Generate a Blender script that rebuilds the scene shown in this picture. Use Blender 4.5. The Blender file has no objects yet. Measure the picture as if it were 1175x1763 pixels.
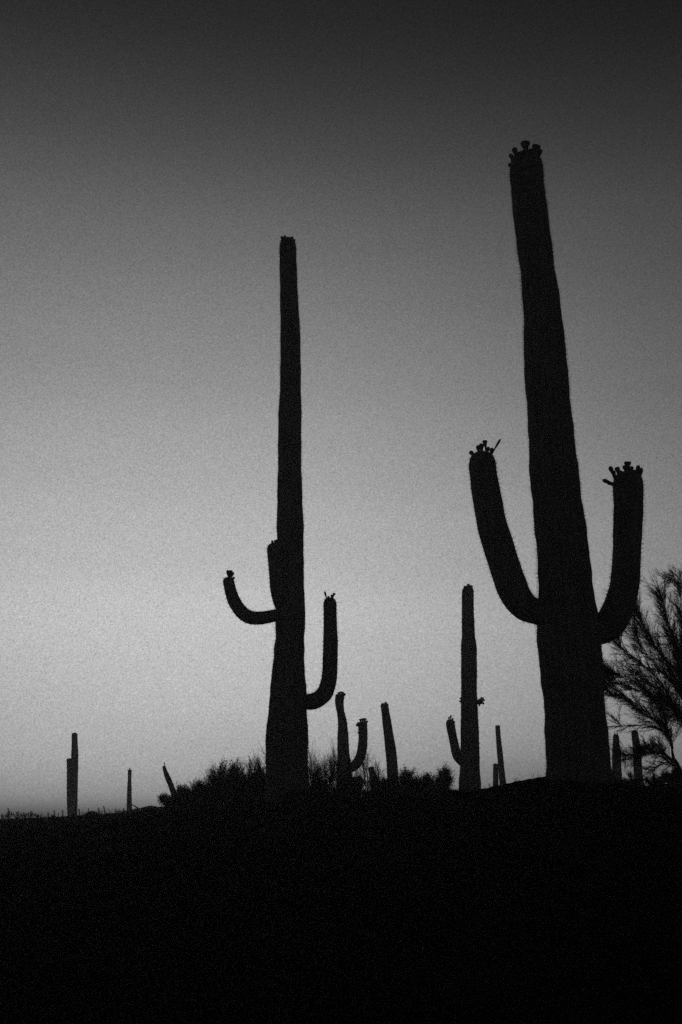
import bpy, math, random
import numpy as np
from mathutils import Vector, noise

random.seed(11)
rng = np.random.default_rng(11)
sc = bpy.context.scene
R = math.radians

# ------------------------------------------------------------------ camera
FPX, CX, CY = 1714.0, 587.5, 881.5          # focal length and centre in photo pixels (35 mm lens, portrait frame)
PITCH = math.atan(529 / FPX)
EYE = Vector((0, 0, 1.6))
cam_data = bpy.data.cameras.new('camera')
cam_data.sensor_fit = 'VERTICAL'
cam_data.sensor_height = 36.0
cam_data.lens = FPX / 1763 * 36.0
cam_data.clip_start = 0.1
cam_data.clip_end = 20000
cam = bpy.data.objects.new('camera', cam_data)
sc.collection.objects.link(cam)
cam.location = EYE
cam.rotation_euler = (math.pi / 2 + PITCH, 0, 0)
sc.camera = cam

# ------------------------------------------------------------------ sky after sunset
world = bpy.data.worlds.new('World')
sc.world = world
world.use_nodes = True
wn, wl = world.node_tree.nodes, world.node_tree.links
wn.clear()


def wmath(op, a, b=None, clamp=False):
    n = wn.new('ShaderNodeMath')
    n.operation = op
    n.use_clamp = clamp
    for i, v in enumerate((a, b)):
        if v is None:
            continue
        if isinstance(v, (int, float)):
            n.inputs[i].default_value = v
        else:
            wl.new(v, n.inputs[i])
    return n.outputs[0]


SUN_AZ = -10.0
tc = wn.new('ShaderNodeTexCoord')
sep = wn.new('ShaderNodeSeparateXYZ')
wl.new(tc.outputs['Generated'], sep.inputs[0])
elev = wmath('MULTIPLY', wmath('ARCSINE', sep.outputs[2]), 1 / (math.pi / 2))
az = wmath('ARCTAN2', sep.outputs[0], sep.outputs[1])
fc = wn.new('ShaderNodeFloatCurve')
cv = fc.mapping.curves[0]
# elevation in degrees -> radiance of the dusk sky on the sunset side
PROFILE = [(0, .62), (1.2, .58), (2.4, .51), (4.3, .515), (6.6, .555), (9.6, .580), (14.2, .510), (19, .405),
           (25.5, .270), (32.5, .142), (38.5, .054), (43.6, .019), (55, .007), (90, .004)]
while len(cv.points) < len(PROFILE):
    cv.points.new(.5, .5)
for pt, (e, v) in zip(cv.points, PROFILE):
    pt.location = (e / 90, v)
    pt.handle_type = 'AUTO_CLAMPED'
fc.mapping.update()
wl.new(elev, fc.inputs['Value'])
daz = wmath('SUBTRACT', az, R(SUN_AZ))
# wrap to -pi..pi
daz = wmath('SUBTRACT', daz, wmath('MULTIPLY', wmath('ROUND', wmath('DIVIDE', daz, 2 * math.pi)), 2 * math.pi))
q = wmath('DIVIDE', daz, R(31))
gauss = wmath('EXPONENT', wmath('MULTIPLY', wmath('MULTIPLY', q, q), -1.0))
azf = wmath('ADD', wmath('MULTIPLY', gauss, .9), .1)
lum = wmath('MULTIPLY', fc.outputs[0], azf)
# film grain put into the sky colour, and broad faint streaks of thin high haze
gn = wn.new('ShaderNodeTexNoise')
gn.inputs['Scale'].default_value = 800
gn.inputs['Detail'].default_value = 1.0
gn.inputs['Roughness'].default_value = .6
wl.new(tc.outputs['Generated'], gn.inputs['Vector'])
GRAIN = 1.15
gr = wmath('ADD', wmath('MULTIPLY', wmath('SUBTRACT', gn.outputs[0], .5), GRAIN), 1.0)
mp = wn.new('ShaderNodeMapping')
mp.inputs['Scale'].default_value = (1.2, 1.2, 9)
wl.new(tc.outputs['Generated'], mp.inputs['Vector'])
bn = wn.new('ShaderNodeTexNoise')
bn.inputs['Scale'].default_value = 1.6
bn.inputs['Detail'].default_value = 3
wl.new(mp.outputs[0], bn.inputs['Vector'])
br = wmath('ADD', wmath('MULTIPLY', wmath('SUBTRACT', bn.outputs[0], .5), .16), 1.0)
# a low dark bank of dusk cloud along the horizon, right of the glow, with a wavy upper edge
ed = wmath('ADD', wmath('MULTIPLY', elev, 90.0), wmath('MULTIPLY', wmath('SUBTRACT', bn.outputs[0], .5), 2.2))
bank = wmath('DIVIDE', 1.0, wmath('ADD', 1.0, wmath('EXPONENT', wmath('MULTIPLY', wmath('SUBTRACT', ed, 3.2), 2.6))))
side_ = wmath('DIVIDE', 1.0, wmath('ADD', 1.0, wmath('EXPONENT', wmath('MULTIPLY', wmath('SUBTRACT', az, R(4.5)), -38.0))))
lum = wmath('MULTIPLY', lum, wmath('SUBTRACT', 1.0, wmath('MULTIPLY', wmath('MULTIPLY', bank, side_), .27)))
lum = wmath('MULTIPLY', wmath('MULTIPLY', lum, gr), br)
sky = wn.new('ShaderNodeTexSky')
sky.sky_type = 'NISHITA'
sky.sun_disc = False
sky.sun_elevation = R(-2.5)
sky.sun_rotation = R(SUN_AZ)
sky.altitude = 800
bw = wn.new('ShaderNodeRGBToBW')
wl.new(sky.outputs[0], bw.inputs[0])
b1 = wn.new('ShaderNodeBackground')
wl.new(bw.outputs[0], b1.inputs['Color'])
b1.inputs['Strength'].default_value = 0.02
b2 = wn.new('ShaderNodeBackground')
wl.new(lum, b2.inputs['Color'])
b2.inputs['Strength'].default_value = 1.0
ads = wn.new('ShaderNodeAddShader')
wl.new(b1.outputs[0], ads.inputs[0])
wl.new(b2.outputs[0], ads.inputs[1])
wo = wn.new('ShaderNodeOutputWorld')
wl.new(ads.outputs[0], wo.inputs['Surface'])
# the sun has set below the horizon: there is no sun lamp

sc.view_settings.view_transform = 'Standard'
sc.view_settings.look = 'None'
sc.view_settings.exposure = 0
sc.view_settings.gamma = 1
sc.view_settings.use_curve_mapping = False
sc.render.engine = 'CYCLES'
sc.cycles.use_denoising = False
sc.cycles.sample_clamp_direct = .8
sc.cycles.max_bounces = 4
sc.cycles.volume_bounces = 0

# ------------------------------------------------------------------ pixels -> world points on an upright plane at distance D
cp, sp = math.cos(PITCH), math.sin(PITCH)


def P(px, py, D):
    u, v = (px - CX) / FPX, (CY - py) / FPX
    d = Vector((u, cp - v * sp, sp + v * cp))
    return EYE + d * (D / d.y)


def mpp(p):                                  # metres per photo pixel at a world point
    q = p - EYE
    return (q.y * cp + q.z * sp) / FPX


# ------------------------------------------------------------------ materials (black-and-white film: neutral greys)
def material(name, c0, c1, scale, rough=.9, bump=.3, detail=6, stretch=(1, 1, 1), bdist=.02, spec=0.0):
    m = bpy.data.materials.new(name)
    m.use_nodes = True
    nt = m.node_tree
    n, l = nt.nodes, nt.links
    b = n['Principled BSDF']
    b.inputs['Roughness'].default_value = rough
    b.inputs['Specular IOR Level'].default_value = spec
    t = n.new('ShaderNodeTexCoord')
    mpn = n.new('ShaderNodeMapping')
    mpn.inputs['Scale'].default_value = stretch
    l.new(t.outputs['Object'], mpn.inputs[0])
    ns = n.new('ShaderNodeTexNoise')
    ns.inputs['Scale'].default_value = scale
    ns.inputs['Detail'].default_value = detail
    l.new(mpn.outputs[0], ns.inputs['Vector'])
    cr = n.new('ShaderNodeValToRGB')
    cr.color_ramp.elements[0].position = .3
    cr.color_ramp.elements[1].position = .72
    cr.color_ramp.elements[0].color = (c0, c0, c0, 1)
    cr.color_ramp.elements[1].color = (c1, c1, c1, 1)
    l.new(ns.outputs[0], cr.inputs[0])
    l.new(cr.outputs[0], b.inputs['Base Color'])
    bp = n.new('ShaderNodeBump')
    bp.inputs['Strength'].default_value = bump
    bp.inputs['Distance'].default_value = bdist
    l.new(ns.outputs[0], bp.inputs['Height'])
    l.new(bp.outputs[0], b.inputs['Normal'])
    return m


M_skin = material('saguaro_skin', .11, .20, 9, .7, .4, 8, (1, 1, .25), spec=.15)
M_spine = material('saguaro_spines', .13, .22, 30, .8)
M_bud = material('saguaro_bud', .09, .17, 60, .8)
M_bark = material('bark', .03, .08, 14, .95, .8, 8, (1, 1, .3))
M_twig = material('twigs', .03, .06, 20)
M_leaf = material('leaves', .025, .06, 25)
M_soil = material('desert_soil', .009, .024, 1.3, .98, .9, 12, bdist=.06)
M_rock = material('rock', .03, .07, 5, .95, .8, 10)
M_grass = material('dry_grass', .03, .07, 8)


# ------------------------------------------------------------------ helpers
def tag(o, label=None, cat=None, group=None, kind=None):
    for k, v in (('label', label), ('category', cat), ('group', group), ('kind', kind)):
        if v:
            o[k] = v
    return o


def empty(name, loc, label, cat, group=None):
    o = bpy.data.objects.new(name, None)
    o.empty_display_size = .3
    o.location = loc
    sc.collection.objects.link(o)
    return tag(o, label, cat, group)


def mesh_obj(name, verts, faces, mat, parent=None, smooth=True, origin=None):
    """verts in world space; origin = world location of the thing they hang from"""
    v = np.asarray(verts, dtype=np.float32).reshape(-1, 3)
    if origin is not None:
        v = v - np.array(origin, dtype=np.float32)
    me = bpy.data.meshes.new(name)
    if isinstance(faces, np.ndarray):
        k = faces.shape[1]
        nf = len(faces)
        me.vertices.add(len(v))
        me.vertices.foreach_set('co', v.ravel())
        me.loops.add(nf * k)
        me.loops.foreach_set('vertex_index', faces.astype(np.int32).ravel())
        me.polygons.add(nf)
        me.polygons.foreach_set('loop_start', np.arange(0, nf * k, k, dtype=np.int32))
        me.update(calc_edges=True)
        me.validate()
    else:
        me.from_pydata(v.tolist(), [], faces)
    me.materials.append(mat)
    me.polygons.foreach_set('use_smooth', [smooth] * len(me.polygons))
    o = bpy.data.objects.new(name, me)
    sc.collection.objects.link(o)
    if parent is not None:
        o.parent = parent
    return o


class Segs:
    """tapered three-sided twig segments collected for one mesh"""

    def __init__(self):
        self.a, self.b, self.r = [], [], []

    def add(self, p0, p1, r0, r1):
        self.a.append(tuple(p0)); self.b.append(tuple(p1)); self.r.append((r0, r1))

    def line(self, pts, r0, r1):
        n = len(pts) - 1
        for i in range(n):
            self.add(pts[i], pts[i + 1], r0 + (r1 - r0) * i / n, r0 + (r1 - r0) * (i + 1) / n)

    def build(self, name, mat, parent, origin, sides=3):
        A, B, rr = np.array(self.a), np.array(self.b), np.array(self.r)
        d = B - A
        d /= np.linalg.norm(d, axis=1, keepdims=True) + 1e-9
        ref = np.where(np.abs(d[:, 2:3]) < .9, np.array([[0, 0, 1.]]), np.array([[1., 0, 0]]))
        u = np.cross(d, ref); u /= np.linalg.norm(u, axis=1, keepdims=True) + 1e-9
        w = np.cross(d, u)
        V = []
        for k in range(sides):
            a = 2 * math.pi * k / sides
            off = u * math.cos(a) + w * math.sin(a)
            V.append(A + off * rr[:, 0:1]); V.append(B + off * rr[:, 1:2])
        V = np.stack(V, 1)                      # n, 2*sides, 3
        n = len(A)
        base = (np.arange(n) * 2 * sides)[:, None]
        F = []
        for k in range(sides):
            j = (k + 1) % sides
            F.append(np.concatenate([base + 2 * k, base + 2 * j, base + 2 * j + 1, base + 2 * k + 1], 1))
        F = np.stack(F, 1).reshape(-1, 4)
        return mesh_obj(name, V.reshape(-1, 3), F, mat, parent, True, origin)


def leaves_mesh(name, pts, size, mat, parent, origin):
    """small folded leaf faces at the points"""
    p = np.array(pts)
    n = len(p)
    u = rng.normal(size=(n, 3)); u /= np.linalg.norm(u, axis=1, keepdims=True)
    v = rng.normal(size=(n, 3)); v -= u * (u * v).sum(1, keepdims=True); v /= np.linalg.norm(v, axis=1, keepdims=True)
    s = size * rng.uniform(.6, 1.5, (n, 1))
    V = np.stack([p - u * s, p + v * s * .45, p + u * s, p - v * s * .45], 1).reshape(-1, 3)
    F = (np.arange(n) * 4)[:, None] + np.arange(4)[None, :]
    return mesh_obj(name, V, F, mat, parent, False, origin)


def catmull(pts, step):
    """resample [(Vector, r)] along a Catmull-Rom curve"""
    out = []
    n = len(pts)
    for i in range(n - 1):
        p0, p1, p2, p3 = pts[max(i - 1, 0)], pts[i], pts[i + 1], pts[min(i + 2, n - 1)]
        L = (p2[0] - p1[0]).length
        k = max(2, int(L / step))
        for j in range(k):
            t = j / k
            def c(a, b, cc, d):
                return .5 * ((2 * b) + (cc - a) * t + (2 * a - 5 * b + 4 * cc - d) * t * t + (3 * b - a - 3 * cc + d) * t ** 3)
            out.append((c(p0[0], p1[0], p2[0], p3[0]), max(.002, p1[1] + (p2[1] - p1[1]) * (t * t * (3 - 2 * t)))))
    out.append(pts[-1])
    return out


# ------------------------------------------------------------------ terrain
CTRL = []


def ctrl(px, py, D, w=1.0, dz=0):
    p = P(px, py, D)
    CTRL.append((p.x, p.y, p.z + dz, w))


for x in (-12, -6, 0, 6, 12):
    for y, z in ((-14, -.6), (-7, -.25), (0, 0), (4, .32), (8, .9)):
        CTRL.append((x, y, z + (.012 * x if y > 0 else 0), 1.0))
for px, py, D in ((380, 1388, 14), (500, 1382, 14.5), (600, 1383, 15), (720, 1384, 16), (820, 1378, 15), (880, 1372, 13.5),
                  (920, 1353, 14), (932, 1345.5, 12.8), (943, 1338.5, 12.2), (1000, 1336, 12.1), (1055, 1346, 12.2), (1080, 1361, 13), (1120, 1364, 14), (1240, 1354, 14),
                  (1350, 1352, 14), (250, 1410, 16), (100, 1426, 16), (-100, 1436, 16), (-300, 1440, 16),
                  (300, 1391, 22), (250, 1402, 25), (420, 1384, 22), (600, 1382, 22), (720, 1382, 22), (780, 1374, 22),
                  (830, 1361.4, 24), (840, 1362.7, 24), (849, 1359, 24.5), (862, 1358.5, 24.6), (880, 1357.6, 25), (890, 1359.3, 25), (900, 1357, 24), (960, 1357, 25), (1050, 1362, 25), (1100, 1361, 22), (1140, 1357, 21), (1170, 1350, 20),
                  (1300, 1346, 22), (-200, 1425, 30), (0, 1419, 30), (150, 1414, 30), (200, 1409, 30),
                  (200, 1404, 37), (227, 1400.5, 37), (239, 1393.5, 37), (250, 1389.8, 37), (259, 1388, 37), (268.5, 1390, 37), (287, 1389.5, 37), (330, 1390, 37),
                  (-300, 1413, 45), (-100, 1412, 45), (0, 1411.3, 45), (60, 1410.3, 45), (100, 1409, 46), (120, 1407, 46), (135, 1405.4, 46), (150, 1404.6, 47), (175, 1404, 47), (215, 1403, 48), (262, 1400, 48), (330, 1397, 48),
                  (500, 1392, 45), (700, 1386, 45), (860, 1368, 45), (1000, 1368, 45), (1150, 1362, 45), (1400, 1356, 45),
                  (-300, 1436, 90), (0, 1428, 90), (200, 1420, 90), (500, 1406, 90), (800, 1392, 90), (1150, 1380, 90), (1500, 1372, 90)):
    ctrl(px, py, D)
CA = np.array(CTRL)


_d = np.hypot(CA[:, None, 0] - CA[None, :, 0], CA[:, None, 1] - CA[None, :, 1])
_n = len(CA)
_A = np.zeros((_n + 3, _n + 3))
_A[:_n, :_n] = np.sqrt(_d ** 2 + .09) - np.eye(_n) * 1e-3
_A[:_n, _n] = 1; _A[:_n, _n + 1] = CA[:, 0]; _A[:_n, _n + 2] = CA[:, 1]
_A[_n:, :_n] = _A[:_n, _n:].T
_W = np.linalg.solve(_A, np.concatenate([CA[:, 2], [0, 0, 0]]))


def heights(X, Y):
    X = np.asarray(X, float); Y = np.asarray(Y, float)
    z = _W[_n] + _W[_n + 1] * X + _W[_n + 2] * Y
    for (cx, cy, _, _), w in zip(CA, _W):
        z = z + w * np.sqrt((X - cx) ** 2 + (Y - cy) ** 2 + .09)
    rr = np.hypot(X, Y)
    # far plain with a low rise towards the left horizon
    far = (-3.0 + (4.72 + .045 * np.clip(X + 42, -30, 22)) * np.exp(-((Y - 158) / 42) ** 4) / (1 + np.exp(np.clip(X / 5, -50, 50)))
           + 2.2 * np.exp(-((Y - 900) / 400) ** 2))
    t = np.clip((rr - 62) / 50, 0, 1); t = t * t * (3 - 2 * t)
    z = z * (1 - t) + far * t
    # humps and hollows
    amp = np.clip(rr / 8, .2, 1) * np.where(rr < 60, 1, 1)
    z += amp * .55 * (.035 * np.sin(X * 1.1 + .6 * np.sin(Y * .8)) * np.cos(Y * .9 + 1.3) + .018 * np.sin(X * 2.7 + 1.1 * np.sin(Y * 2.3)) * np.sin(Y * 2.1 + X)
                + .009 * np.sin(X * 6.1 + 2 * np.sin(Y * 4.3)) * np.sin(Y * 5.3 + 1.7 * np.sin(X * 3.1)))
    return z


def H(x, y):
    return float(heights(np.array([x]), np.array([y]))[0])


def axis(n, k, ext):
    t = np.linspace(-1, 1, n)
    return np.sinh(t * k) / np.sinh(k) * ext


gx = np.sort(np.concatenate([axis(181, 6.6, 2400), np.arange(-16, 11, .09)]))
gy = np.sort(np.concatenate([axis(241, 6.6, 2400), np.arange(2.05, 52, .13)]))
GX, GY = np.meshgrid(gx, gy)
GZ = heights(GX, GY)
near = (np.hypot(GX, GY) < 60)
GZ += np.where(near, rng.normal(0, .004, GX.shape), 0)
nr, nc = GX.shape
V = np.stack([GX, GY, GZ], 2).reshape(-1, 3)
idx = np.arange(nr * nc).reshape(nr, nc)
F = np.stack([idx[:-1, :-1], idx[:-1, 1:], idx[1:, 1:], idx[1:, :-1]], 2).reshape(-1, 4)
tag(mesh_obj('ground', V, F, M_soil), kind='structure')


# ------------------------------------------------------------------ saguaros
def ribbed(spine, ribs, seed, step, tipround=1.0, rib_depth=.13):
    """spine: [(Vector, r)] from base to tip; the last point is the top of the dome. Returns verts, faces, rings(centre, frame, r)"""
    S = catmull(spine, step)
    pts = [s[0] for s in S]
    rad = [s[1] for s in S]
    # arc length from the tip, round the dome
    L = [0.0]
    for i in range(1, len(pts)):
        L.append(L[-1] + (pts[i] - pts[i - 1]).length)
    tot = L[-1]
    rt = spine[-2][1]
    dome = rt * tipround
    # extra rings inside the dome
    rs = []
    for i, p in enumerate(pts):
        if tot - L[i] > dome:
            rs.append((p, rad[i]))
    end = pts[-1]
    d = (end - rs[-1][0])
    d = d.normalized() if d.length > 1e-6 else Vector((0, 0, 1))
    start = end - d * dome
    for k in range(0, 9):
        a = math.pi / 2 * k / 8
        f = math.cos(a) ** .6
        rs.append((start + d * dome * math.sin(a), max(.02 * rt, rt * f)))
    nper = 4 if ribs > 8 else 3
    n = ribs * nper
    r0 = random.Random(seed)
    ph = [r0.uniform(0, 6.28) for _ in range(6)]
    V, rings = [], []
    t = (rs[1][0] - rs[0][0]).normalized()
    side = t.cross(Vector((0, 1, 0)))
    side = side.normalized() if side.length > .1 else Vector((1, 0, 0))
    prevt = t
    run = 0
    for i, (p, r) in enumerate(rs):
        if i:
            run += (p - rs[i - 1][0]).length
        a, b = rs[max(i - 1, 0)][0], rs[min(i + 1, len(rs) - 1)][0]
        tt = (b - a)
        t = tt.normalized() if tt.length > 1e-7 else prevt
        side = (side - t * side.dot(t)).normalized()
        up = t.cross(side)
        wob = 1 + .022 * math.sin(run * 4.1 / (.5 + rt) * .6 + ph[0]) + .014 * math.sin(run * 9.7 + ph[1]) + .008 * math.sin(run * 23 + ph[2])
        rings.append((p, side.copy(), up, r * wob, t))
        for k in range(n):
            an = 2 * math.pi * k / n
            f = (k % nper) / nper
            prof = 1 - rib_depth * (1 - abs(math.cos(math.pi * f)) ** .8)
            lump = 1 + .02 * math.sin(3 * an + run * 1.7 + ph[3]) + .012 * math.sin(5 * an - run * 2.9 + ph[4])
            q = p + (side * math.cos(an) + up * math.sin(an)) * (r * wob * prof * lump)
            V.append((q.x, q.y, q.z))
        prevt = t
    F = []
    m = len(rs)
    for i in range(m - 1):
        for k in range(n):
            j = (k + 1) % n
            F.append((i * n + k, i * n + j, (i + 1) * n + j, (i + 1) * n + k))
    F.append(tuple((m - 1) * n + k for k in range(n)))
    return V, F, rings, ribs


def spines_for(rings, ribs, gap, length, thick, name, parent, origin, per=5):
    """clusters of thin spines on the areoles along every rib"""
    sg = Segs()
    acc = 0
    for i in range(1, len(rings)):
        p, s, u, r, t = rings[i]
        acc += (p - rings[i - 1][0]).length
        if acc < gap:
            continue
        acc = 0
        for k in range(ribs):
            an = 2 * math.pi * k / ribs
            o = s * math.cos(an) + u * math.sin(an)
            tang = t.cross(o)
            base = p + o * r * .985 + t * random.uniform(-.3, .3) * gap
            for _ in range(per):
                d = (o * random.uniform(.5, 1.1) + tang * random.uniform(-.7, .7) + t * random.uniform(-.6, .7)).normalized()
                sg.add(base, base + d * length * random.uniform(.5, 1.15), thick, thick * .25)
    if sg.a:
        tag(sg.build(name, M_spine, parent, origin), kind='stuff')


def bud(hx, hy, bx, by, D, r_px, parent, origin, flare=False):
    """one flower bud or fruit: a narrow waist swelling to a rounded head"""
    if r_px < 3:                               # small ones stand a little prouder of the flesh
        hx, hy, r_px = hx + (hx - bx) * .25, hy + (hy - by) * .4 - .8, r_px * 1.15
    else:
        hx, hy, r_px = hx + (hx - bx) * .15, hy + (hy - by) * .14 - .4, r_px * random.uniform(1.0, 1.3)
    h, b = P(hx, hy, D), P(bx, by, D)
    k = mpp(h)
    r = r_px * k
    ax = (h - b)
    b = b - ax.normalized() * r * .8
    ax = h - b
    L = ax.length
    t = ax.normalized()
    s = t.cross(Vector((0, 1, 0)))
    s = s.normalized() if s.length > .1 else Vector((1, 0, 0))
    u = t.cross(s)
    if flare:
        prof = [(0, .45), (.3, .6), (.55, .55), (.75, .8), (.92, 1.25), (1.0, 1.3), (1.03, .6), (1.04, .1)]
    else:
        prof = [(0, .5), (.25, .62), (.5, .55), (.7, .85), (.85, 1.0), (.97, .85), (1.05, .45), (1.08, .08)]
    V, F = [], []
    n = 8
    for f, w in prof:
        for q in range(n):
            a = 2 * math.pi * q / n
            ww = w * (1 + .12 * math.sin(a * 3 + hx))
            x = b + t * (L * f) + (s * math.cos(a) + u * math.sin(a)) * (r * ww)
            V.append((x.x, x.y, x.z))
    for i in range(len(prof) - 1):
        for q in range(n):
            j = (q + 1) % n
            F.append((i * n + q, i * n + j, (i + 1) * n + j, (i + 1) * n + q))
    F.append(tuple((len(prof) - 1) * n + q for q in range(n)))
    F.append(tuple(reversed(range(n))))
    return mesh_obj('bud', V, F, M_bud, parent, True, origin)


def saguaro(label, D, trunk, arms=(), group=None, ribs=20, spine=None, step=.05, seed=1, tr=.8, buds=()):
    """trunk / arms: lists of (px, py, r_px[, depth offset]) read from the photo, bottom to tip; arms: (points, buds, ribs, tipround)"""
    tp = [(P(a[0], a[1], D), a[2]) for a in trunk]
    bx = tp[0][0].x
    h = H(bx, D)
    keep = [(p, r * mpp(p)) for p, r in tp if p.z > h + .05]
    # foot: carry the stem down into the soil
    foot = tp[0][0]
    if len(tp) > 1:
        lo = keep[0][0]
        foot = Vector((lo.x + (tp[0][0].x - lo.x) * .3, D, h - .25))
    pts = [(foot, keep[0][1] * 1.03)] + keep
    pts[-1] = (pts[-1][0], pts[-2][1])
    e = empty('saguaro', (foot.x, D, h), label, 'cactus', group)
    org = e.location
    V, F, rings, rb = ribbed(pts, ribs, seed, step, tr)
    t = mesh_obj('trunk', V, F, M_skin, e, True, org)
    if spine:
        spines_for(rings, rb, spine[0], spine[1], spine[2], 'spines', t, org, spine[3])
    for b in buds:
        bud(*b[:4], D + (b[6] if len(b) > 6 else 0), b[4], t, org, flare=b[5] if len(b) > 5 else False)
    for q, (ap, ab, ar, at) in enumerate(arms):
        sp = [(P(a[0], a[1], D + (a[3] if len(a) > 3 else 0)), a[2]) for a in ap]
        sp = [(p, r * mpp(p)) for p, r in sp]
        sp[-1] = (sp[-1][0], sp[-2][1])
        V, F, rings, rb = ribbed(sp, ar, seed + 7 * q + 3, step * .8, at, .11)
        am = mesh_obj('arm', V, F, M_skin, e, True, org)
        if spine:
            spines_for(rings, rb, spine[0], spine[1], spine[2], 'spines', am, org, spine[3])
        Dt = D + (ap[-1][3] if len(ap[-1]) > 3 else 0)
        for b in ab:
            bud(*b[:4], Dt + (b[6] if len(b) > 6 else 0), b[4], am, org, flare=b[5] if len(b) > 5 else False)
    return e


# nearest and largest, on the right
saguaro('tallest and thickest saguaro on the right, leaning slightly left, with two heavy raised arms', 12.0,
        [(998, 1400, 57), (998, 1340, 56), (995.5, 1300, 54.5), (991, 1220, 53), (985, 1150, 53), (980.5, 1110, 54), (976, 1060, 50.5),
         (972, 1000, 46), (968, 940, 45), (959.5, 860, 41), (953.5, 800, 40.5), (949, 740, 39), (941.5, 650, 36.5), (933.5, 540, 32.5),
         (923.5, 450, 29.2), (915.7, 380, 28.8), (908.2, 310, 29), (905.5, 265, 29)],
        arms=[
            ([(958, 1062, 20, 0), (927, 1054, 22, -.05), (905, 1045, 24.5, -.08), (889, 1026, 26.5, -.1), (878, 1000, 27.2, -.1), (868, 970, 27), (858, 937, 26),
              (848, 904, 25.2), (842, 871, 24.8), (836, 838, 24.2), (831, 802, 24.2), (829.5, 779, 24)],
             [(811, 779, 818, 787, 3.4), (823, 770, 825.5, 783, 3.6), (829, 767, 829.5, 780, 3.6, False, .12), (835, 762, 838, 780, 3.2, True, -.1),
              (858, 766, 845, 785, 1.9), (847.5, 774, 844, 784, 3.4), (841, 772, 839, 782, 3.0, False, .15)], 16, 1.0),
            ([(1005, 1088, 20, 0), (1034, 1086, 23), (1050.5, 1074, 25.2), (1064, 1049, 26), (1073, 1020, 25.3), (1077, 996, 24.8), (1080, 953, 24.6),
              (1082, 904, 24.2), (1083, 871, 24.8), (1082, 838, 25.2), (1081, 813, 24.5)],
             [(1052, 807, 1059, 823, 3.8), (1042, 828, 1060, 834, 3.8), (1063, 807, 1066, 818, 3.8), (1081, 799, 1081.6, 816, 3.9, True), (1076, 804, 1079, 816, 3.3, False, .15),
              (1087.5, 806, 1086, 818, 3.4, False, -.12), (1099, 805, 1096, 820, 3.2), (1104, 810, 1101, 829, 3.0), (1094, 811, 1092, 818, 3.3, False, .2), (1048.5, 831.5, 1058, 836, 3.1, False, .1), (1057, 813, 1061, 824, 3.1, False, -.15), (1102, 818, 1100, 830, 2.9), (1068, 812, 1069, 820, 3.2, False, -.1)], 16, .95)],
        group='saguaros of the hilltop', ribs=22, spine=(.035, .038, .0011, 6), step=.035, seed=4, tr=1.15,
        buds=[(886.4, 258, 889, 271, 4.3), (879.5, 268, 888, 276, 3.6), (877.5, 284.5, 884, 286, 2.8), (904.5, 249.5, 907, 268, 5.6, True), (923, 255, 920, 270, 5.4, True),
              (930, 261, 926, 275, 4.2), (892, 265, 894, 272, 3.8, False, .15), (914, 260, 913, 270, 4.8, False, .2), (926.5, 261, 924, 272, 4.5, False, -.1), (883, 273, 887, 279, 3.5, False, .15), (918, 264, 917, 272, 4.6, False, -.2), (898, 263, 899, 270, 4.0, False, -.2)])

# tall one in the middle
saguaro('tall straight saguaro near the middle, with curled left arm, fused stub and right arm', 15.0,
        [(494.5, 1400, 39), (494.5, 1348, 37.5), (494.3, 1303, 36.7), (495.8, 1255, 35.2), (496.3, 1239, 33.8), (497.5, 1192, 31.5), (497, 1165, 30),
         (497.8, 1125, 26.3), (499, 1096, 24.2), (499.5, 1075, 25.6), (500, 1045, 24.4), (500, 1022, 24.2), (500.3, 920, 22.9), (499.5, 860, 21.6), (499.5, 740, 19.7), (500, 650, 18.2),
         (500.2, 563, 16.5), (499, 533, 15.8), (497.8, 492, 15.4), (496.3, 445, 14.4), (495.8, 411, 14)],
        arms=[
            ([(492, 1054, 9), (483, 1037, 12, -.1), (478.5, 1012, 13.2, -.15), (476, 980, 13.3, -.15), (474.5, 955, 13.6, -.15), (474, 935, 13.3, -.15)],
             [(469, 934, 470, 940, 1.8), (474, 933, 474, 938, 2), (477, 932.5, 476, 938, 2)], 12, .8),
            ([(497, 1056, 9.5, 0), (474, 1059.5, 10.8, -.1), (460, 1062.5, 11.2, -.15), (445.6, 1064.2, 11.7, -.2), (431, 1063, 11.9, -.25), (418, 1055.5, 11.5, -.25), (406, 1040, 10.9, -.25),
              (398.6, 1022.5, 10.3, -.25), (394.2, 1004, 9.9, -.25), (392, 994, 9.6, -.25)],
             [(393, 988, 395.5, 999, 2.6), (397, 987.5, 396, 998, 2.8, True), (400.8, 989.5, 397.5, 997, 2.3), (402.8, 996.5, 399.5, 1001, 1.9)], 12, .85),
            ([(505, 1207, 12.5, 0), (530, 1208, 13.8, -.05), (540.5, 1207, 14.3, -.1), (550, 1202.3, 14.2, -.1), (558.8, 1193.5, 14), (563.5, 1182, 13.5), (567.2, 1165, 13.1), (568.6, 1135, 13.1),
              (569.4, 1104, 12.8), (569, 1073, 11.9), (568.6, 1043, 11.2), (568.6, 1029, 11)],
             [(560.5, 1024, 563.5, 1034, 1.7), (575, 1025, 572, 1032, 1.9, True), (571.5, 1027, 570.5, 1032, 1.8), (565.5, 1028.5, 566, 1032, 1.8)], 13, 1.25)],
        group='saguaros of the hilltop', ribs=20, spine=(.04, .034, .0011, 5), step=.04, seed=9, tr=1.3,
        buds=[(486, 411, 489, 418, 2.2), (490.8, 409.5, 491.5, 416, 2.2), (503.5, 410.8, 502, 416, 2.1), (507, 415, 504, 419, 1.9), (496, 411.5, 496.2, 415, 2.3, False, .15),
              (499.5, 411.8, 499.5, 416, 2.2, False, -.15), (485.5, 415.5, 488, 419, 1.8)])

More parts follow.
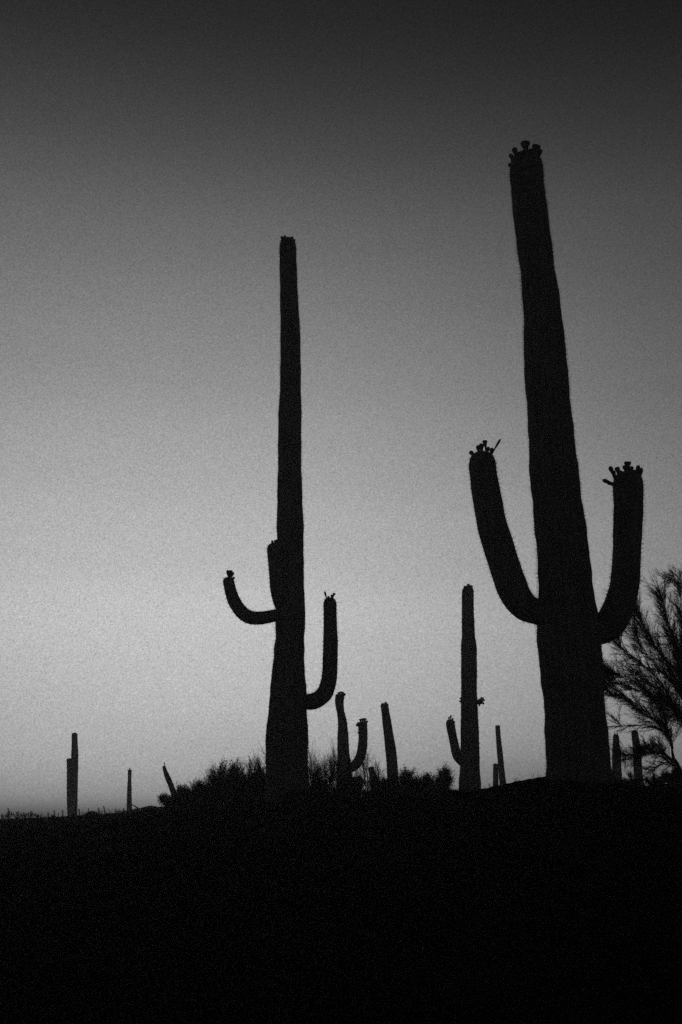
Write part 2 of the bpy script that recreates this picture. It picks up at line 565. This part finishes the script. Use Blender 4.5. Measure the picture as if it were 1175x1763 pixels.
saguaro('medium saguaro between the two giants, with a left arm and tiny budding right arm', 24.0,
        [(809, 1400, 21), (810, 1361, 19.8), (809.3, 1344, 18.4), (809.5, 1320, 17.2), (809.7, 1288, 16.6), (808.9, 1233, 14.7), (808, 1202, 14), (807.6, 1165, 14), (807.4, 1118, 13.3),
         (806.8, 1089, 11.3), (806, 1045, 10.5), (806, 1024, 10), (806.3, 1011, 9.4)],
        arms=[
            ([(803, 1314, 7), (795, 1311, 7.6), (788, 1301, 8.5), (784, 1287, 8.1), (779.6, 1266.5, 7.5), (776, 1248, 7.5), (775.5, 1238.5, 7.3)],
             [(776.5, 1235, 776, 1241, 1.5), (773.5, 1237, 774, 1241, 1.4), (780, 1239, 778.5, 1243, 1.4), (782.8, 1243.5, 780.5, 1246, 1.1)], 11, 1.0),
            ([(817, 1209, 3.6), (822, 1209, 4.2), (827, 1208, 4.8), (831, 1206, 4)],
             [(833.5, 1206, 830, 1208, 1.7), (833, 1211.5, 829, 1210, 1.7), (829, 1202.5, 828, 1206, 1.5), (825.5, 1215, 826, 1211, 1.4), (832, 1203, 829.5, 1206, 1.4)], 8, .8),
            ([(800, 1207, 3), (795.5, 1207, 3.4), (792.8, 1206, 2.6)], [(791.5, 1208, 794, 1207, 1.2), (793, 1203, 794.5, 1205.5, 1.2)], 8, .8)],
        group='saguaros of the hilltop', ribs=18, spine=(.07, .036, .0018, 4), step=.06, seed=14, tr=.9,
        buds=[(800.5, 1012, 802, 1017, 1.6), (803.5, 1010.5, 804, 1014, 1.7), (806.8, 1008.5, 806.5, 1014, 1.7, True), (810.5, 1010, 810, 1014, 1.6), (812.5, 1011, 811, 1015, 1.7, True),
              (808.5, 1010.5, 808.3, 1014, 1.6, False, .1), (813.3, 1014, 811.5, 1017, 1.3)])

saguaro('crooked pinch-waisted saguaro with one right arm, standing in wispy shrubs', 26.0,
        [(594, 1400, 15), (593, 1341, 14), (593, 1318, 12.5), (591.5, 1296, 10.5), (591, 1272, 9.5), (590.4, 1246, 8.1), (588.6, 1234, 7), (587, 1226, 6.5), (585.4, 1216, 7.3), (584.8, 1206, 8), (586.5, 1195, 7.6)],
        arms=[([(596, 1325, 6.5), (604, 1322.5, 7.8), (613, 1316.5, 8.4), (620.4, 1305, 8.5), (624, 1290, 8.2), (625.6, 1272, 7.7), (625.2, 1254, 8.2), (624.6, 1242, 8)],
               [(614.5, 1249, 618.5, 1251, 2), (617, 1246, 620, 1249, 2), (621, 1240.5, 622, 1245, 2.2, True), (625, 1239.5, 625, 1244, 2.2), (629, 1239.5, 628, 1244, 2.4, True), (632, 1243, 629, 1246, 2), (616.5, 1262, 619, 1261, 1.2)], 11, .55)],
        group='saguaros of the hilltop', ribs=15, spine=(.08, .036, .0018, 4), step=.06, seed=21, tr=.7,
        buds=[(580, 1198.5, 582, 1203, 1.8), (584, 1194.5, 585.5, 1199, 2.2, True), (588.5, 1193.5, 588, 1198, 2.4, True), (593.5, 1196.5, 590, 1200, 2.2), (590.5, 1195, 589, 1199, 2.3), (591.5, 1200, 589.5, 1202, 1.8)])

saguaro('armless saguaro leaning left, between the crooked saguaro and the leafy bushes', 28.0,
        [(680, 1400, 10.3), (679, 1370, 10), (676, 1325, 9.6), (673.5, 1295, 9.2), (670, 1270, 8.6), (666.6, 1246, 7.9), (663.3, 1222, 6.8), (661.8, 1210.5, 6.2)],
        group='saguaros of the hilltop', ribs=14, spine=(.09, .036, .002, 4), step=.07, seed=25, tr=.6,
        buds=[(664.5, 1210.5, 664, 1214, 1.6), (658, 1213, 659, 1216, 1.3)])

saguaro('stumpy little saguaro tip leaning left, just left of the armless leaning saguaro in the shrubs', 26.0,
        [(652, 1385, 7), (649, 1358, 6.6), (645, 1343, 6), (641, 1330, 5.3), (638, 1320, 4.6)],
        group='saguaros of the hilltop', ribs=12, spine=(.09, .034, .002, 3), step=.06, seed=26, tr=.6)

saguaro('slim armless saguaro leaning left, right of the medium saguaro, taller of a close pair', 36.0,
        [(870, 1390, 6.3), (868, 1365, 6.1), (865.5, 1344, 5.7), (861.5, 1300, 5), (858.8, 1272, 4.3), (857, 1248.5, 3.9)],
        group='saguaros of the hilltop', ribs=12, spine=(.12, .04, .0025, 3), step=.08, seed=31, tr=.7)

saguaro('short upright saguaro, smaller of the close pair right of the medium saguaro', 36.5,
        [(854, 1390, 5), (854, 1355, 4.9), (854, 1330, 4.6), (854, 1314.5, 4.3)],
        group='saguaros of the hilltop', ribs=12, spine=(.12, .04, .0025, 3), step=.08, seed=33, tr=.6)

saguaro('two-stemmed armless saguaro at far left, its shorter stem fused to the left side', 46.0,
        [(126, 1425, 7.8), (126.5, 1395, 7.2), (127.5, 1360, 6.6), (128.5, 1330, 6.3), (129, 1297, 5.9), (128.8, 1276, 5.1), (128.6, 1261.5, 4.6)],
        arms=[([(122.5, 1413, 6), (121.3, 1380, 5.6), (120.4, 1350, 5.2), (119.9, 1320, 4.6), (119.6, 1305.5, 4.2)], [], 11, .5)],
        group='saguaros of the hilltop', ribs=13, spine=(.16, .045, .003, 3), step=.1, seed=35, tr=.6)

saguaro('thin pole-like saguaro with small buds on top, beside the fallen branches at left', 48.0,
        [(222.6, 1425, 5), (222.8, 1396, 4.6), (223.2, 1362, 3.9), (223.6, 1338, 3.1), (223.7, 1325.5, 2.7)],
        group='saguaros of the hilltop', ribs=11, spine=(.18, .045, .003, 3), step=.1, seed=37, tr=.6,
        buds=[(220.8, 1327.3, 222.5, 1329, 1), (226.7, 1327.5, 225, 1329, 1), (223.8, 1324.5, 223.8, 1327, 1.1)])

saguaro('spindle-shaped saguaro leaning left with a pointed tip, at the left end of the shrubs', 27.0,
        [(304, 1395, 5.6), (301.5, 1375, 5.3), (297.6, 1360.5, 5), (292.2, 1346, 4.8), (287, 1334, 4.2), (283.8, 1325, 3), (282.4, 1318.5, 2.2)],
        group='saguaros of the hilltop', ribs=12, spine=(.09, .036, .002, 3), step=.06, seed=39, tr=1.2,
        buds=[(283.5, 1315.5, 283, 1321, .8)])

saguaro('short stout saguaro close to the right foot of the tallest saguaro', 30.0,
        [(1064, 1400, 9.2), (1063, 1342, 8.6), (1061.9, 1311, 7.7), (1061.3, 1286, 6.3), (1061, 1274, 5.2), (1061, 1265, 4.6)],
        group='saguaros of the hilltop', ribs=13, spine=(.1, .036, .002, 4), step=.07, seed=41, tr=.6,
        buds=[(1058.8, 1265.5, 1059.5, 1269, 1.3), (1063, 1265.3, 1062.5, 1269, 1.3)])

saguaro('smooth-topped armless saguaro under the branches of the right-hand tree', 28.0,
        [(1101, 1400, 8.2), (1099, 1336, 7.8), (1097.4, 1305, 7.1), (1095.4, 1280, 6.5), (1093.4, 1266, 5.6), (1092.4, 1257, 5)],
        group='saguaros of the hilltop', ribs=13, spine=(.1, .036, .002, 4), step=.07, seed=43, tr=.9)

# tiny far ones on the left skyline
far = [(14.5, 1393, 1.0, 0, 'farthest left of the tiny far saguaros on the skyline, rising from the scrub'),
       (66, 1402, .9, 0, 'tiny far saguaro just right of the low scrub at the left edge'),
       (71.5, 1402.5, .8, 0, 'tiny short far saguaro, second to the right of the low scrub'),
       (83.5, 1400, 1.1, 0, 'tiny thick far saguaro midway between the scrub and the two-stemmed saguaro'),
       (94, 1396.5, 1.0, -.6, 'tiny far saguaro left of the two-stemmed one, leaning slightly left'),
       (101, 1401, .8, 0, 'tiny low far saguaro between two taller ones left of the two-stemmed saguaro'),
       (108, 1396, 1.2, 0, 'tiny upright far saguaro standing closest to the left of the two-stemmed saguaro'),
       (137, 1394, 1.3, -1.2, 'tiny far saguaro just right of the two-stemmed one, leaning left'),
       (153, 1393, .8, -.4, 'tiny far saguaro peeking up behind the round bush'),
       (170, 1391.5, 1.2, 0, 'tiny straight far saguaro at the right shoulder of the round bush'),
       (181.5, 1389, .9, -3.4, 'tiny far saguaro with its top bent over to the left, right of the round bush'),
       (198.5, 1394, .8, 0, 'tiny far saguaro just left of the fallen branches'),
       (213.5, 1393, .8, 0, 'tiny far saguaro behind the fallen branches beside the thin pole-like saguaro')]
for i, (px, py, r, lean, lab) in enumerate(far):
    py, r = py - 1.5, r * 1.25
    D = 146 + 5 * (i % 5)
    k = 0
    base = P(px, 1409, D)
    h = H(base.x, D)
    top = P(px + lean, py, D)
    sp_ = [(Vector((base.x, D, h - .5)), r * 1.05 * mpp(base))]
    for f in (.35, .7, .9):
        q = base.lerp(top, f)
        q.x = base.x + (top.x - base.x) * f ** 2.2
        sp_.append((q, r * mpp(q)))
    sp_.append((top, r * mpp(top)))
    if base.z < h + .2:
        sp_ = [s for s in sp_ if s is sp_[0] or s[0].z > h + .15]
    V, F, rings, rb = ribbed(sp_, 8, 60 + i, .4, .7)
    o = mesh_obj('saguaro', V, F, M_skin, None, True, (base.x, D, h))
    o.location = (base.x, D, h)
    tag(o, lab, 'cactus', 'tiny far saguaros on the left skyline')


# ------------------------------------------------------------------ shrubs
def unit(v):
    return v.normalized() if v.length > 1e-8 else Vector((0, 0, 1))


def rnd(s=1.0):
    return Vector((random.gauss(0, s), random.gauss(0, s), random.gauss(0, s)))


def sprig(seg, p, d, L, r, n=3, wob=.16, up=.05):
    pts = [p]
    for _ in range(n):
        d = unit(d + rnd(wob) + Vector((0, 0, up)))
        p = p + d * (L / n)
        pts.append(p)
    seg.line(pts, r, r * .45)
    return pts


def shrub(name, label, px, base_y, top_y, hw, D, cat='shrub', group=None, stems=9, dens=1.0, leafy=0, upright=.5, tw=1.0, leaf=.011):
    b = P(px, base_y, D)
    h = H(b.x, D)
    org = Vector((b.x, D, h))
    top = P(px, top_y, D)
    ht = max(.12, top.z - h)
    wd = hw * mpp(b)
    e = empty(name, org, label, cat, group)
    k = mpp(b)
    rt = k * .21 * tw                             # twig radius
    tw_ = Segs(); lp = []
    for i in range(stems):
        a = 2 * math.pi * i / stems + random.uniform(-.4, .4)
        rr = random.uniform(.15, 1) ** .7
        tgt = org + Vector((math.cos(a) * wd * rr, math.sin(a) * wd * rr, ht * (1 - .45 * rr * rr) * random.uniform(.78, 1.0)))
        p = org + Vector((math.cos(a), math.sin(a), 0)) * wd * .08 - Vector((0, 0, .05))
        L = (tgt - p).length
        d = unit(unit(tgt - p) + Vector((0, 0, upright * .5)))
        pts = [p]
        n = 7
        for s in range(n):
            want = unit(tgt - p)
            d = unit(d * .6 + want * .4 + rnd(.12))
            p = p + d * L / n
            pts.append(p)
        sg = Segs()
        sg.line(pts, rt * 3.6, rt * 1.2)
        sg.build('branch', M_bark, e, org, 5)
        for s in range(1, n + 1):
            m = int(round((3.0 + s * .75) * dens))
            for _ in range(m):
                q = pts[s - 1].lerp(pts[s], random.random())
                dd = unit(unit(pts[s] - pts[s - 1]) + rnd(.6) + Vector((0, 0, upright * .6)))
                l2 = L * random.uniform(.16, .34)
                q2 = sprig(tw_, q, dd, l2, rt * 1.3, 3, .15, .06)
                for t in q2[1:]:
                    for _ in range(3 if dens > .8 else 2):
                        q3 = sprig(tw_, t, unit(dd + rnd(.5) + Vector((0, 0, upright * .5))), l2 * random.uniform(.25, .6), rt * .8, 2, .2, .05)
                        if leafy:
                            for _ in range(leafy):
                                lp.append(tuple(q3[random.randint(0, len(q3) - 1)] + rnd(.022)))
        for _ in range(int(15 * dens)):
            q = pts[random.randint(n - 3, n)]
            dd = unit(unit(pts[-1] - pts[-3]) + rnd(.42) + Vector((0, 0, upright * .6)))
            q2 = sprig(tw_, q, dd, ht * random.uniform(.08, .26), rt * .9, 4, .1, .05)
            for t in q2[1:-1]:
                for _ in range(2):
                    sprig(tw_, t, unit(dd + rnd(.4)), ht * random.uniform(.05, .13), rt * .6, 2, .15, .05)
    tag(tw_.build('twigs', M_twig, e, org), kind='stuff')
    if lp:
        tag(leaves_mesh('leaves', lp, leaf, M_leaf, e, org), kind='stuff')
    return e


GR = 'desert shrubs along the crest'
SH = [
    # px, base, top, hw, D, stems, dens, leafy, upright, tw, label
    (294, 1394, 1364, 25, 21, 13, 1.0, 1, .3, 1, 'low ragged shrub around the foot of the spindle-shaped leaning saguaro'),
    (312, 1394, 1355, 18, 20.5, 9, .9, 1, .6, 1, 'small dense shrub just right of the spindle-shaped leaning saguaro'),
    (342, 1394, 1343, 30, 20, 11, .9, 0, .6, 1, 'low spreading shrub with long stray twigs pointing up left, in the left thicket'),
    (378, 1392, 1319, 30, 19, 13, 1.0, 1, .6, 1, 'rounded dense shrub in the middle of the left thicket'),
    (420, 1390, 1306, 36, 18, 14, .95, 1, .7, 1, 'tallest dense shrub of the thicket left of the tall middle saguaro'),
    (455, 1390, 1299, 24, 17.5, 11, .9, 0, .9, 1, 'upright feathery shrub touching the left side of the tall middle saguaro'),
    (356, 1392, 1352, 26, 16.5, 10, 1.1, 4, .3, 1, 'low dark shrub in front of the left thicket'),
    (405, 1392, 1347, 36, 16, 12, 1.1, 2, .3, 1, 'broad low dark shrub in front of the tallest left thicket shrub'),
    (538, 1392, 1290, 20, 17, 10, .7, 0, .9, .9, 'sparse upright shrub against the right side of the tall middle saguaro'),
    (562, 1392, 1298, 22, 18, 9, .7, 0, .9, .9, 'thin wispy shrub between the tall middle saguaro and the crooked one'),
    (582, 1388, 1294, 28, 22, 11, .8, 0, 1.0, .9, 'very tall wispy shrub behind the crooked saguaro'),
    (634, 1388, 1292, 22, 22, 8, .65, 0, .9, .9, 'wispy fan-shaped shrub rising right of the arm of the crooked saguaro'),
    (610, 1390, 1340, 30, 18, 11, 1.1, 4, .5, 1, 'low dense shrub at the foot of the crooked saguaro'),
    (655, 1388, 1344, 30, 19, 12, 1.1, 2, .5, 1, 'low dense shrub in front of the stumpy leaning saguaro tip'),
    (696, 1388, 1327, 26, 19, 12, 1.1, 2, .5, 1, 'leafy shrub just right of the armless leaning saguaro'),
    (728, 1388, 1344, 24, 19, 10, 1.1, 2, .4, 1, 'lowest leafy shrub in the gap of the right thicket'),
    (760, 1386, 1321, 29, 19, 13, 1.1, 2, .4, 1, 'round leafy shrub against the left side of the medium saguaro'),
    (330, 1392, 1362, 26, 17, 11, 1.1, 2, .5, 1, 'low dark shrub filling the left end of the left thicket'),
    (442, 1390, 1335, 30, 16.2, 13, 1.1, 2, .6, 1, 'dark shrub in front of the feathery one, left of the tall middle saguaro'),
    (398, 1392, 1321, 24, 18.4, 11, 1.0, 1, .7, 1, 'upright shrub between the rounded and the tallest shrubs of the left thicket'),
    (548, 1392, 1346, 30, 16.5, 12, 1.1, 2, .6, 1, 'dark low shrub filling the gap between the tall middle saguaro and the crooked one'),
    (790, 1388, 1362, 26, 18, 10, 1.1, 2, .5, 1, 'low shrub at the left foot of the medium saguaro'),
    (590, 1396, 1364, 30, 15.2, 12, 1.1, 2, .5, 1, 'low dark shrub in front of the foot of the crooked saguaro'),
    (636, 1394, 1362, 26, 17, 11, 1.1, 2, .5, 1, 'low dark shrub in front of the stumpy saguaro tip and the wispy fan shrub'),
    (716, 1390, 1348, 30, 16, 11, 1.05, 2, .35, 1, 'low front shrub of the right thicket, under the leafy shrubs'),
    (672, 1392, 1352, 30, 16, 10, 1.05, 2, .35, 1, 'low front shrub under the armless leaning saguaro'),
    (520, 1394, 1368, 34, 14, 9, 1.0, 3, .3, 1, 'low shrub at the right foot of the tall middle saguaro'),
    (1075, 1372, 1340, 14, 20, 7, .8, 2, .9, .9, 'small shrub between the two short saguaros at the right'),
    (1090, 1372, 1330, 12, 26, 6, .7, 1, 1.0, .9, 'thin upright shrub left of the smooth-topped saguaro'),
    (1132, 1370, 1338, 22, 18, 9, .8, 2, .5, .9, 'low shrub under the tree, right of the smooth-topped saguaro'),
    (1168, 1368, 1328, 24, 17, 10, 1.0, 3, .5, 1, 'shrub at the right edge below the tree'),
    (1050, 1372, 1346, 12, 15, 7, 1.0, 3, .6, 1, 'tiny shrub at the right foot of the tallest saguaro'),
    (1215, 1368, 1310, 34, 19, 11, 1.0, 3, .5, 1, 'shrub just beyond the right edge under the tree'),
]
for (px, by, ty, hw, D, st, dn, lf, up, tw, lab) in SH:
    shrub('shrub', lab, px, by, ty, hw, D, 'shrub', GR, st, dn, lf, up, tw)

# scrub on the far left skyline
for px, ty, hw, lab in ((6, 1402, 9, 'faint low bush at the very left edge of the skyline'),
                        (15, 1397, 7, 'pointed faint bush around the farthest left tiny saguaro'),
                        (30, 1397, 9, 'wider faint bush, third from the left edge of the skyline'),
                        (41, 1399, 8, 'faint bush in the middle of the left skyline scrub'),
                        (53, 1397.5, 8, 'faint bush, rightmost tall one of the left skyline scrub'),
                        (64, 1402.5, 5, 'small faint bush at the right end of the left skyline scrub')):
    shrub('shrub', lab, px, 1412, ty, hw, 44, 'shrub', 'faint bushes on the left skyline', 9, .55, 0, .8, .5)

# low rounded bush on the left skyline
def round_bush(px, base_y, top_y, hw, D, label):
    b = P(px, base_y, D)
    h = H(b.x, D)
    org = Vector((b.x, D, h))
    w = hw * mpp(b)
    t = P(px, top_y, D).z - h
    e = empty('bush', org, label, 'bush')
    pts = []
    for _ in range(9000):
        u = rnd()
        u.z = abs(u.z)
        u = unit(u) * random.uniform(.5, 1.0) ** .4
        pts.append((org.x + u.x * w, org.y + u.y * w, org.z - .05 + u.z * (t + .05)))
    tag(leaves_mesh('leaves', pts, .05, M_leaf, e, org), kind='stuff')
    for i in range(7):
        a = i * .9
        sg = Segs()
        sg.line([org, org + Vector((math.cos(a) * w * .3, math.sin(a) * w * .3, t * .5)), org + Vector((math.cos(a) * w * .7, math.sin(a) * w * .7, t * .65))], .03, .01)
        sg.build('branch', M_bark, e, org, 5)


round_bush(158, 1406, 1397.8, 12, 45, 'low dome-shaped bush on the left skyline, right of the two-stemmed saguaro')


# fallen dead branches beside the thin saguaro
def dead_branches(D, label):
    a = P(222, 1401, D)
    org = Vector((a.x, D, H(a.x, D)))
    e = empty('dead_branch', org, label, 'branch')
    for pl, r in (([(256, 1396, 0), (246, 1394.5, 0), (240, 1393, 0), (232, 1387.5, .1), (227, 1385, .2)], 1.5),
                  ([(243, 1393, 0), (236, 1393.5, 0), (229, 1395, -.1), (222, 1396.3, -.2), (212, 1396.2, -.3), (200, 1397, -.3)], 1.6),
                  ([(228, 1385.5, .2), (224, 1382.5, .2), (221, 1384, .2)], .6),
                  ([(214, 1396.3, -.3), (212, 1392, -.3)], .5), ([(208, 1396.8, -.3), (205, 1392, -.3)], .5), ([(218, 1397.5, -.2), (215, 1401.5, -.3)], .6),
                  ([(236, 1390.5, 0), (232, 1392.5, .1)], .6), ([(206, 1397, -.3), (203, 1401, -.3)], .5)):
        sg = Segs()
        pts = [P(x, y, D + dd) for x, y, dd in pl]
        k = mpp(pts[0])
        sg.line(pts, r * k, r * k * .55)
        sg.build('branch', M_bark, e, org, 6)


dead_branches(37.5, 'bare dead branches lying across the foot of the thin pole-like saguaro')


# ------------------------------------------------------------------ desert tree at the right edge
def tree(D, label):
    base = P(1196, 1372, D)
    h = H(base.x, D)
    org = Vector((base.x, D, h))
    e = empty('desert_tree', org, label, 'tree')
    k = mpp(base)

    def limb(pl, r0, r1, name='branch'):
        sp = [(P(x, y, D + dd), 1) for x, y, dd in pl]
        if name == 'trunk':
            sp[0] = (org - Vector((0, 0, .2)), 1)
        pts = [s[0] for s in catmull(sp, .12)]
        n = len(pts)
        pts = [p + rnd(.012) if 0 < i < n - 1 else p for i, p in enumerate(pts)]
        sg = Segs()
        sg.line(pts, r0 * k * (1 if name == 'trunk' else .62), r1 * k * .35)
        sg.build(name, M_bark, e, org, 7)
        return pts

    limb([(1196, 1375, 0), (1180, 1345, 0), (1172, 1331, 0), (1163, 1305, 0), (1157, 1288, -.05)], 7, 4.2, 'trunk')
    limb([(1196, 1375, 0), (1196, 1330, .1), (1190, 1280, .1), (1184, 1230, .1), (1178, 1170, .1)], 8, 5)
    T = Segs()

    def feather(pl, r0, r1, dens, spread=.42, tl=1.0, frm=.15, bias=(-.1, 0, .02)):
        """a limb clothed in fine green twigs that sweep along it"""
        pts = limb(pl, r0, r1)
        n = len(pts)
        bs = Vector(bias)
        for i in range(max(1, int(n * frm)), n):
            d = unit(pts[i] - pts[i - 1])
            m = dens * 1.75 * (1.0 if i < n - 1 else 2.5)
            m = int(m) + (1 if random.random() < m % 1 else 0)
            for _ in range(m):
                L = random.uniform(.22, .55) * tl
                dd = unit(d + rnd(spread) + bs)
                q = sprig(T, pts[i - 1].lerp(pts[i], random.random()), dd, L, k * .5, 5, .1, .02)
                for s in range(1, 6):
                    for _ in range(random.randint(3, 4)):
                        d3 = unit(dd + rnd(.38) + bs)
                        q3 = sprig(T, q[s], d3, L * random.uniform(.25, .6), k * .3, 3, .12, .03)
                        if random.random() < .75:
                            sprig(T, q3[random.randint(1, 2)], unit(d3 + rnd(.4)), L * random.uniform(.12, .35), k * .24, 2, .12, .02)

    # limbs reaching up and left, as seen against the glow
    feather([(1184, 1230, .1), (1168, 1185, .0), (1148, 1140, -.1), (1125, 1105, -.2), (1104, 1070, -.3), (1092, 1052, -.35)], 4.5, 1.2, 5.0, .35, .9)
    feather([(1180, 1190, .1), (1170, 1140, .2), (1158, 1095, .3), (1148, 1062, .4), (1142, 1036, .45)], 4, 1, 4.2, .28, .8)
    feather([(1184, 1250, .1), (1160, 1215, .3), (1132, 1170, .4), (1108, 1145, .5), (1085, 1128, .5), (1072, 1117, .5), (1066, 1103, .5)], 3.8, 1.1, 2.6, .28, .7)
    feather([(1158, 1290, 0), (1152, 1262, 0), (1146, 1235, 0), (1132, 1212, -.1), (1112, 1190, -.2), (1088, 1172, -.3), (1064, 1163, -.4)], 4.2, 1, 3.6, .36, .8)
    feather([(1156, 1285, 0), (1150, 1262, 0), (1136, 1246, .1), (1112, 1232, .2), (1090, 1212, .3), (1070, 1196, .3), (1050, 1180, .3)], 3.4, .9, 2.8, .32, .75)
    feather([(1152, 1266, 0), (1142, 1257, 0), (1122, 1251, .1), (1105, 1248, .1), (1080, 1251, .1), (1062, 1244, .1)], 2.6, .7, 1.2, .4, .55)
    feather([(1165, 1310, 0), (1150, 1302, .2), (1134, 1296, .3), (1116, 1296, .4), (1098, 1302, .4), (1078, 1300, .4)], 3, .9, 3.2, .5, .6, .1, (-.05, 0, 0))
    feather([(1172, 1330, 0), (1158, 1318, -.1), (1148, 1312, -.1), (1132, 1320, -.2), (1116, 1330, -.2), (1106, 1342, -.2)], 2.4, .7, 1.4, .45, .5)
    feather([(1184, 1225, .1), (1180, 1150, .2), (1176, 1090, .2), (1172, 1040, .3), (1166, 1005, .3)], 4, 1, 2.6, .26, .7)
    feather([(1190, 1120, .1), (1180, 1050, .2), (1176, 1010, .2), (1164, 992, .2), (1156, 995, .2)], 2, .6, 1.2, .3, .4)
    feather([(1130, 1206, -.1), (1105, 1192, 0), (1080, 1180, .1), (1060, 1172, .1), (1047, 1160, .1)], 2, .6, 4.5, .5, .45)
    feather([(1125, 1236, .1), (1100, 1215, .1), (1075, 1200, .1), (1056, 1196, .1), (1044, 1186, .1)], 2, .6, 3.5, .45, .45)
    feather([(1148, 1300, .2), (1134, 1290, .3), (1122, 1286, .3), (1108, 1290, .3)], 2, .6, 5, .6, .4)
    feather([(1182, 1200, 0), (1160, 1175, -.4), (1135, 1150, -.7), (1110, 1120, -.9), (1098, 1098, -1)], 3, .9, 2.6, .34, .8)
    feather([(1184, 1240, 0), (1168, 1225, .5), (1148, 1200, .8), (1122, 1180, 1), (1100, 1160, 1.1)], 3, .9, 3.0, .34, .8)
    feather([(1186, 1260, 0), (1172, 1240, -.5), (1160, 1222, -.8), (1140, 1205, -1)], 3, .9, 4.0, .4, .8)
    feather([(1184, 1170, 0), (1176, 1140, -.5), (1168, 1120, -.8), (1158, 1100, -1)], 3, .9, 3.0, .34, .7)
    # the side of the crown beyond the frame
    for (pl) in ([(1188, 1240, .1), (1215, 1180, .3), (1245, 1120, .5), (1270, 1070, .6)], [(1188, 1220, .1), (1200, 1130, .8), (1215, 1060, 1.2), (1225, 1010, 1.4)],
                 [(1190, 1260, .1), (1230, 1230, -.3), (1280, 1190, -.6), (1320, 1170, -.8)], [(1190, 1280, .1), (1240, 1275, .6), (1290, 1250, 1), (1330, 1240, 1.2)],
                 [(1186, 1200, .1), (1190, 1120, -.6), (1195, 1060, -1), (1200, 1020, -1.2)]):
        feather(pl, 4, 1, 2.4, .36, .9)
    tag(T.build('twigs', M_twig, e, org), kind='stuff')


tree(16.5, 'wispy bare-twigged desert tree at the right edge, its branches sweeping up to the left')

# ------------------------------------------------------------------ ground cover
# stones half sunk in the soil
V, F = [], []
ico = [(0, 0, -1), (.72, -.53, -.45), (-.28, -.85, -.45), (-.89, 0, -.45), (-.28, .85, -.45), (.72, .53, -.45), (.28, -.85, .45), (-.72, -.53, .45), (-.72, .53, .45),
       (.28, .85, .45), (.89, 0, .45), (0, 0, 1)]
icf = [(0, 1, 2), (1, 0, 5), (0, 2, 3), (0, 3, 4), (0, 4, 5), (1, 5, 10), (2, 1, 6), (3, 2, 7), (4, 3, 8), (5, 4, 9), (1, 10, 6), (2, 6, 7), (3, 7, 8), (4, 8, 9), (5, 9, 10),
       (6, 10, 11), (7, 6, 11), (8, 7, 11), (9, 8, 11), (10, 9, 11)]
N = 2600
X = rng.uniform(-1, 1, N); Y = rng.uniform(1.2, 30, N)
X = X * (3 + Y * .6)
Z = heights(X, Y)
SZ = .012 + .05 * rng.random(N) ** 5
for x, y, z, s in zip(X, Y, Z, SZ):
    b = len(V)
    a = random.uniform(0, 6.28)
    sx, sy, sz = s * random.uniform(.8, 1.5), s * random.uniform(.7, 1.2), s * random.uniform(.5, .9)
    for vx, vy, vz in ico:
        j = random.uniform(.8, 1.2)
        X_, Y_ = vx * sx * j, vy * sy * j
        V.append((x + X_ * math.cos(a) - Y_ * math.sin(a), y + X_ * math.sin(a) + Y_ * math.cos(a), z + vz * sz * j))
    F += [(i + b, j + b, k + b) for i, j, k in icf]
tag(mesh_obj('stones', V, F, M_rock, None, False), 'dark stones strewn over the black foreground slope', 'stones', None, 'stuff')

# tufts of dry grass
G = Segs()
N = 1500
X = rng.uniform(-1, 1, N); Y = 1.6 + 24 * rng.random(N) ** .8
X = X * (3 + Y * .6)
Z = heights(X, Y)
for x, y, z in zip(X, Y, Z):
    hgt = random.uniform(.05, .13)
    for _ in range(14):
        d = Vector((random.gauss(0, .45), random.gauss(0, .45), 1))
        p = Vector((x + random.gauss(0, .03), y + random.gauss(0, .03), z - .01))
        q = p + unit(d) * hgt * random.uniform(.5, 1)
        d2 = unit(d + Vector((d.x, d.y, -.2)))
        G.add(p, q, .0016, .0012)
        G.add(q, q + d2 * hgt * .5, .0012, .0004)
tag(G.build('grass', M_grass, None, None), 'sparse dry grass tufts on the dark slope', 'grass', None, 'stuff')

# ------------------------------------------------------------------ thin haze, added to lift the dark silhouettes like film flare
zs = -5.5
hb = [(-2450, -2450), (2450, -2450), (2450, 2450), (-2450, 2450)]
V = [(x, y, zs) for x, y in hb] + [(x, y, 13.0) for x, y in hb]
F = [(0, 3, 2, 1), (4, 5, 6, 7), (0, 1, 5, 4), (1, 2, 6, 5), (2, 3, 7, 6), (3, 0, 4, 7)]
mh = bpy.data.materials.new('haze')
mh.use_nodes = True
mh.node_tree.nodes.clear()
vo = mh.node_tree.nodes.new('ShaderNodeOutputMaterial')
pv = mh.node_tree.nodes.new('ShaderNodeVolumePrincipled')
pv.inputs['Color'].default_value = (.97, .97, .97, 1)
pv.inputs['Density'].default_value = .0023
pv.inputs['Anisotropy'].default_value = .7
mh.node_tree.links.new(pv.outputs[0], vo.inputs['Volume'])
hz = mesh_obj('haze', V, F, mh, None, False)
tag(hz, kind='stuff')
print('zmin', GZ.min(), 'zmax', GZ.max(), 'tris', sum(len(o.data.polygons) for o in sc.objects if o.type == 'MESH'))
